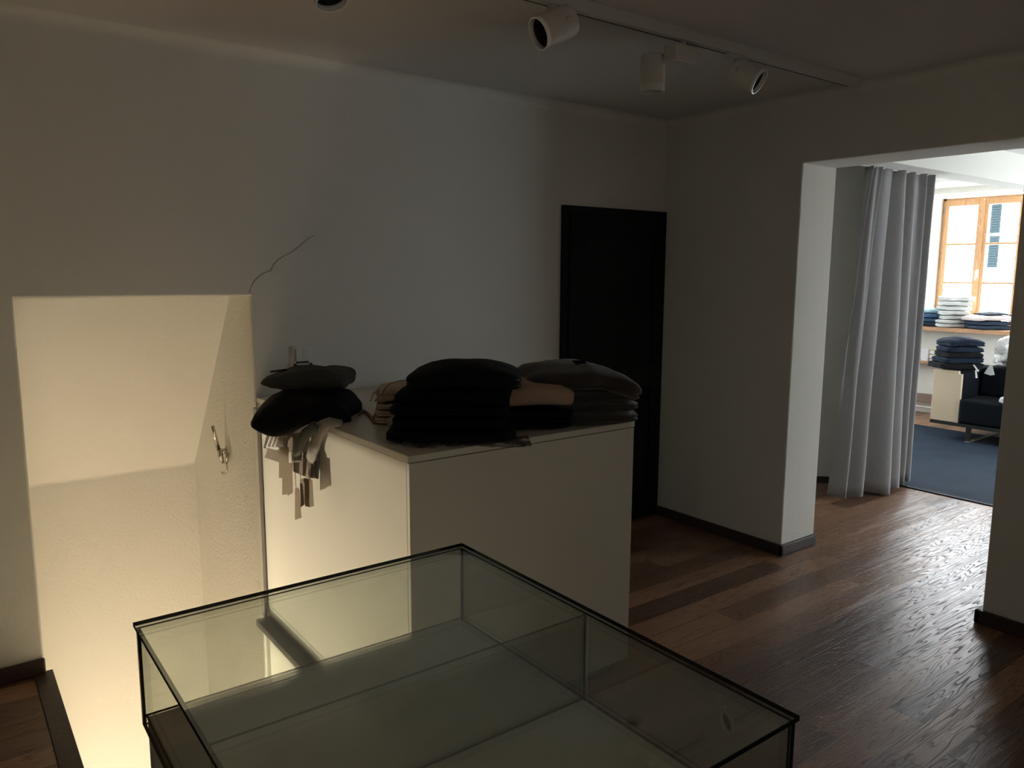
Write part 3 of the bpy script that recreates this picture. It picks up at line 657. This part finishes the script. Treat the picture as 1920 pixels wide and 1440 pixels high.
wn2 = bpy.data.objects.new('added_side_window', None); COL.objects.link(wn2); wn2.location = (8.0, -.5, .55); wn2['kind'] = 'structure'; wn2['category'] = 'window'; wn2['label'] = 'unseen oak window added to the far room to light the passage'
bm = bmesh.new(); box(bm, -1.25, -1.19, 0, .06, 0, 1.9); box(bm, 1.19, 1.25, 0, .06, 0, 1.9); box(bm, -1.19, 1.19, 0, .06, 0, .06); box(bm, -1.19, 1.19, 0, .06, 1.84, 1.9); box(bm, -.04, .04, 0, .06, .06, 1.84); obj('window_frame', bm, OAK, wn2)
bm = bmesh.new(); box(bm, -1.19, 1.19, .02, .024, .06, 1.84); obj('pane', bm, PANE, wn2)

bm = bmesh.new(); box(bm, 6.5, 9.45, -.35, .15, 1.58, 2.62); structure('trim_reveal', bm, PLASTER, 'unseen plaster block added to shade the header beam', 'beam')  # added out of view to keep side window light off the header
# house opposite, in full sun, with grey shutters
hs = thing('house_facade', 'white sunlit house front seen through the oak window', 'house', (16, 6.4, -3))
bm = bmesh.new(); box(bm, 0, .4, -9, 7, 0, 6.35); obj('wall', bm, CONCRETE, hs)
bm = bmesh.new(); prism(bm, [(-.35, -9, 6.34), (-.35, -9, 6.42), (3.0, -9, 7.6), (3.0, -9, 7.5)], (0, 16, 0)); obj('roof', bm, mat('roof_tiles', (.25, .12, .08), .8, bump=.3, bscale=12), hs)
SHUT = mat('grey_shutter', (.012, .017, .019), .9, spec=0.0); 
bm = bmesh.new(); box(bm, -.03, .0, -.36, .05, 4.75, 5.95); obj('window_recess', bm, mat('facade_window', (.5, .55, .55), .3), hs)
bm = bmesh.new(); box(bm, -.07, -.031, -.10, .06, 4.77, 5.35)
for i in range(12): box(bm, -.085, -.07, -.08, .04, 4.80+i*.046, 4.82+i*.046)
obj('shutter', bm, SHUT, hs)
bm = bmesh.new(); box(bm, -.07, -.031, -.09, .07, 5.40, 5.93)
for i in range(11): box(bm, -.085, -.07, -.07, .05, 5.43+i*.045, 5.45+i*.045)
obj('shutter', bm, SHUT, hs)

# wide oak board under the window
bm = bmesh.new(); box(bm, 9.24, 9.495, 3.0, 4.95, .995, 1.042); box(bm, 9.49, 9.82, 3.46, 4.52, .995, 1.042)
ws = obj('window_board', bm, OAKH, bevel=.004); tag(ws, 'oak window board carrying folded clothes', 'shelf')
bm = bmesh.new(); box(bm, 9.30, 9.5, 3.9, 4.9, .605, .635); tag(obj('low_shelf', bm, OAKH, bevel=.003), 'small oak shelf under the window board', 'shelf')
# small boxes on low shelf
bm = bmesh.new(); box(bm, 9.33, 9.36, 4.335, 4.405, .636, .775); tag(obj('leaflet', bm, CARDW), 'white printed card standing on the small oak shelf', 'card')
YB1 = mat('yellow_green_paper', (.55, .50, .22), .7); YB2 = mat('dark_red_paper', (.22, .06, .05), .7); YB3 = mat('olive_paper', (.35, .30, .12), .7)
for i, (z0, z1, m_, lab) in enumerate(((.636, .665, YB2, 'dark red book lowest on the small shelf'), (.666, .715, YB3, 'olive book in the middle of the small stack'), (.716, .765, YB1, 'yellow green book on top of the small stack'))):
    bt = thing('book', lab, 'book', (9.40, 4.29, z0), 0, 'books on the small shelf'); bm = bmesh.new(); box(bm, -.05, .05, -.045+.004*i, .045, 0, z1-z0); obj('cover', bm, m_, bt, bevel=.002)
    bm = bmesh.new(); box(bm, -.052, -.0495, -.035, .035, .006, z1-z0-.006); obj('pages', bm, CARDW, bt)
# skirting with pipes
bm = bmesh.new(); box(bm, 9.42, 9.5, 3.0, 5.8, .13, .225); structure('baseboard_window', bm, mat('brown_grey_skirting', (.22, .15, .12), .6), 'brown skirting box under the window', 'baseboard', bevel=.006)
bm = bmesh.new(); tube(bm, [(9.44, 3.0, .07), (9.44, 5.8, .07)], .012, 10); tag(obj('heating_pipe', bm, WHITE_METAL, smooth=True), 'white heating pipe running along the skirting', 'pipe')
for y_ in (4.3, 5.2): bm = bmesh.new(); box(bm, 9.44, 9.5, y_-.01, y_+.01, .055, .085); o = part_of(obj('pipe_clip', bm, WHITE_METAL), bpy.data.objects['heating_pipe'])

# ---- curtain ----------------------------------------------------------------
def curtain():
    """pleated sheet: flat panels coming forward, short returns; top and bottom profiles are blended."""
    bot = [(5.19, 3.05), (5.20, 3.0), (5.235, 2.93), (5.285, 3.05), (5.40, 2.895), (5.45, 3.05), (5.62, 2.81), (5.71, 2.99), (5.84, 2.85), (5.90, 3.03), (5.975, 2.875), (6.02, 3.03), (6.09, 2.89), (6.13, 3.0)]
    n = len(bot); top = []
    fr = [0, .04, .12, .17, .30, .35, .50, .56, .68, .73, .83, .88, .97, 1.0]
    for k in range(n): top.append((5.29+.87*fr[k], 2.955+(.038 if k % 2 else -.036)))
    def cat(P, s):
        f = s*(len(P)-1); i = min(int(f), len(P)-2); t_ = f-i
        g = lambda a: Vector(P[max(0, min(len(P)-1, a))])
        p0, p1, p2, p3 = g(i-1), g(i), g(i+1), g(i+2)
        return .5*((2*p1)+(p2-p0)*t_+(2*p0-5*p1+4*p2-p3)*t_*t_+(3*p1-p0-3*p2+p3)*t_**3)
    bm = bmesh.new(); NS, NZ = 520, 28; rows = []
    for j in range(NZ+1):
        v = j/NZ; row = []; b_ = v**.85
        for i in range(NS+1):
            s_ = i/NS; q = cat(top, s_)*(1-b_)+cat(bot, s_)*b_
            q.y += (1-v)**1.5*.016*math.sin(2*math.pi*(13.5*s_+.3*math.sin(9*s_)))*min(1, s_*8)
            q.x += .006*noise.noise(Vector((s_*6, v*3, 1))); q.y += .008*noise.noise(Vector((s_*9, v*4, 7)))
            row.append(bm.verts.new((q.x, q.y, 2.384*(1-v)+v*(.020+.010*math.sin(s_*21)))))
        rows.append(row)
    for j in range(NZ):
        for i in range(NS): bm.faces.new((rows[j][i], rows[j][i+1], rows[j+1][i+1], rows[j+1][i]))
    return bm
CURT = weave('grey_curtain_wool', (.27, .258, .26), .95, var=.25, scale=700, sheen=.2)
ct = thing('curtain', 'long grey wool curtain hanging in folds beyond the doorway', 'curtain', (0, 0, 0))
obj('fabric', curtain(), CURT, ct, smooth=True, solid=.004)
bm = bmesh.new(); box(bm, 5.0, 6.3, 2.945, 2.965, 2.378, 2.3845); obj('curtain_rail', bm, WHITE_METAL, ct)

# ---- sofa -------------------------------------------------------------------
SY1 = 3.68; SX = 8.08
sf = thing('sofa', 'navy sofa with beige felt arm panel and slim black base', 'sofa', (SX, SY1, 0))
FELT = weave('beige_felt', (.52, .42, .30), .95); NAVY = weave('navy_upholstery', (.0012, .0024, .005), .95)
bm = bmesh.new()
box(bm, .035, .90, -.262, -.008, .185, .692); am = obj('arm', bm, NAVY, sf, bevel=.025, seg=4)
bm = bmesh.new(); box(bm, .0, .034, -.27, .0, .185, .70); bmesh.ops.bevel(bm, geom=[e for e in bm.edges if all(v.co.z > .6 for v in e.verts) and abs(e.verts[0].co.y-e.verts[1].co.y) < 1e-4 and e.verts[0].co.y < -.2], offset=.03, segments=5, affect='EDGES'); fp = obj('end_panel', bm, FELT, am, bevel=.004); fp['label'] = 'beige felt end panel'
box_ = bmesh.new(); box(box_, .035, .90, -1.992, -1.738, .185, .692); am = obj('arm', box_, NAVY, sf, bevel=.025, seg=4)
bm = bmesh.new(); box(bm, .0, .034, -2.0, -1.73, .185, .70); fp = obj('end_panel', bm, FELT, am, bevel=.004); fp['label'] = 'beige felt end panel'
bm = bmesh.new(); box(bm, -.02, .60, -1.00, -.272, .19, .43); obj('seat_cushion', bm, NAVY, sf, bevel=.03, seg=4)
bm = bmesh.new(); box(bm, -.02, .60, -1.728, -1.002, .19, .43); obj('seat_cushion', bm, NAVY, sf, bevel=.03, seg=4)
bm = bmesh.new(); box(bm, .40, .88, -1.728, -.272, .431, .72); obj('backrest', bm, NAVY, sf, bevel=.03, seg=4)
bm = bmesh.new(); box(bm, .0, .88, -1.98, .0, .150, .184); obj('base_frame', bm, BLACKPL, sf, bevel=.002)
for yy in (-.36, -1.62):
    bm = bmesh.new(); box(bm, .02, .055, yy-.02, yy+.02, .012, .150); obj('leg', bm, BLACKPL, sf)
    bm = bmesh.new(); box(bm, .82, .855, yy-.02, yy+.02, .012, .150); obj('leg', bm, BLACKPL, sf)
    bm = bmesh.new(); box(bm, .02, .855, yy-.02, yy+.02, .005, .012); obj('runner', bm, STRIPM, sf)

# ---- clothes in the far room ---------------------------------------------------
GN = 'navy sweaters heaped on the sofa arm'; z = .702
names = ['bottom navy sweater on the sofa arm', 'second navy sweater from the bottom on the sofa arm', 'third navy sweater up on the sofa arm', 'fourth navy sweater up on the sofa arm', 'topmost domed navy sweater on the sofa arm']
for i, (h_, w_, dx) in enumerate(((.070, .45, .03), (.065, .40, 0), (.06, .37, -.01), (.06, .36, -.01), (.075, .35, -.01))):
    garment('folded_sweater', names[i], 'sweater', NAVYK if i % 2 else NAVYB if i < 3 else NAVYK, (8.26+.02*i*0, 3.54+dx*.5, z), w_, .30, h_, AX, 60+i, group=GN, lump=.012, dome=.004*i if i < 4 else .035); z += h_*.88
# white garments in plastic on the sofa back
GW = 'white garments in plastic on the sofa back'
garment('packed_sweater', 'lowest white sweater in crumpled plastic on the sofa back', 'sweater', WHITEK, (8.72, 3.02, .722), .55, .42, .13, AX, 71, group=GW, lump=.03, dome=.03)
garment('packed_sweater', 'middle white sweater in crumpled plastic on the sofa back', 'sweater', WHITEK, (8.74, 2.98, .862), .46, .40, .12, AX, 72, group=GW, lump=.025, dome=.03)
pk = garment('packed_sweater', 'cream sweater bulging out of the plastic above the sofa back', 'sweater', weave('ivory_wool', (.60, .57, .48), .9), (8.74, 2.99, .995), .36, .34, .11, AX, 73, group=GW, lump=.02, dome=.02, groove=2)
bm = gshape(.60, .48, .30, 75, lump=.04, dome=.04, groove=0, n=3)
o = obj('plastic_bag', bm, FILM, smooth=True, loc=(8.72, 3.02, .715)); o.rotation_euler = (0, 0, AX); tag(o, 'clear crumpled bag around the white garments on the sofa back', 'bag')
for pts, X in (([(1866, 650), (1878, 644), (1888, 656), (1872, 664)], 8.42), ([(1857, 682), (1860, 683), (1865, 703), (1857, 704), (1845, 700)], 8.40)):
    c_ = card('price_tag', pts, X, CARDW, None, th=.002); part_of(c_, o)
gn = bpy.data.objects['folded_sweater']
for pts in ([(1824, 684), (1827, 684), (1836, 696), (1833, 697)], [(1828, 694), (1831, 694), (1833, 709), (1829, 709)]):
    part_of(card('ribbon', pts, 8.10, CARDW, None, th=.002), pk)
bm = gshape(.16, .14, .07, 81, lump=.03, groove=1, n=2.6)
o = obj('plastic_wrap', bm, WHITEK, smooth=True, loc=(8.12, 2.98, .432)); tag(o, 'small crumpled white wrapper on the sofa seat edge', 'wrapper')
# stacks on the window board
zb = 1.043
z = zb; G5 = 'blue sweaters on the window board'
for i, (m_, h_, lab) in enumerate(((DENIMK, .05, 'bottom slate blue sweater, leftmost stack on the window board'), (BLUEK, .05, 'second slate blue sweater of the leftmost stack'), (BLUEK, .055, 'third slate blue sweater of the leftmost stack'), (ICEK, .05, 'pale blue sweater on top of the leftmost stack'))):
    garment('folded_sweater', lab, 'sweater', m_, (9.42, 4.43-.01*i, z), .28, .34, h_, AX-.1, 90+i, group=G5, lump=.01, dome=.01 if i == 3 else 0); z += h_*.93+.001
z = zb; G6 = 'white sweaters in the tall stack by the window'
labs = ['bottom', 'second', 'third', 'fourth', 'fifth', 'sixth', 'topmost']
for i in range(7):
    h_ = (.045, .045, .05, .055, .055, .055, .06)[i]
    lab = {0: 'bottom white sweater of the tall stack by the window', 6: 'topmost white sweater of the tall stack by the window'}.get(i, labs[i]+' white sweater from the bottom of the tall window stack')
    garment('folded_sweater', lab, 'sweater', WHITEK, (9.42+.004*(-1)**i, 4.14-.008*i+(.02 if i > 2 else 0), z), .34 if i < 2 else .30, .30, h_, AX-.15+.05*math.sin(i*2.3), 100+i, group=G6, lump=.009, groove=1, dome=0.004); z += h_*.93+.002
z = zb; G7 = 'dark folded jeans right on the window board'
for i in range(2):
    garment('folded_jeans', ('lower', 'upper')[i]+' dark denim folded at the right end of the window board', 'jeans', DENIMK, (9.44, 3.76, z), .40, .36, .045, AX-.1, 110+i, group=G7, lump=.008); z += .045
garment('folded_sweater', 'cream sweater spread over the dark denim on the window board', 'sweater', weave('pale_rose_wool', (.62, .55, .52), .95), (9.44, 3.78, z), .46, .38, .05, AX-.05, 115, lump=.012, dome=.02, groove=2)
garment('folded_scarf', 'thin black garment lying topmost at the right on the window board', 'scarf', NAVYK, (9.50, 3.74, z+.058), .32, .26, .022, AX, 117, lump=.008, dome=.02, groove=0)

# left window added out of view to brighten the far room
wn3 = bpy.data.objects.new('added_left_window', None); COL.objects.link(wn3); wn3.location = (7.6, 5.75, .95); wn3['kind'] = 'structure'; wn3['category'] = 'window'; wn3['label'] = 'unseen left oak window added to brighten the far room'
bm = bmesh.new(); box(bm, -.55, -.49, 0, .06, 0, 1.3); box(bm, .49, .55, 0, .06, 0, 1.3); box(bm, -.49, .49, 0, .06, 0, .06); box(bm, -.49, .49, 0, .06, 1.24, 1.3); obj('window_frame', bm, OAK, wn3)
bm = bmesh.new(); box(bm, -.49, .49, .02, .024, .06, 1.24); obj('pane', bm, PANE, wn3)

wn4 = bpy.data.objects.new('window_4', None); COL.objects.link(wn4); wn4.location = (9.83, 2.32, 1.0); wn4['kind'] = 'structure'; wn4['category'] = 'window'; wn4['label'] = 'matching oak window further right, hidden behind the doorway pillar'
bm = bmesh.new(); box(bm, 0, .09, -.50, -.44, 0, 1.54); box(bm, 0, .09, .44, .50, 0, 1.54); box(bm, 0, .09, -.44, .44, 0, .08); box(bm, 0, .09, -.44, .44, 1.46, 1.54); box(bm, 0, .07, -.05, .05, .08, 1.46); obj('window_frame', bm, OAK, wn4)
bm = bmesh.new(); box(bm, .02, .024, -.44, .44, .08, 1.46); obj('pane', bm, PANE, wn4)
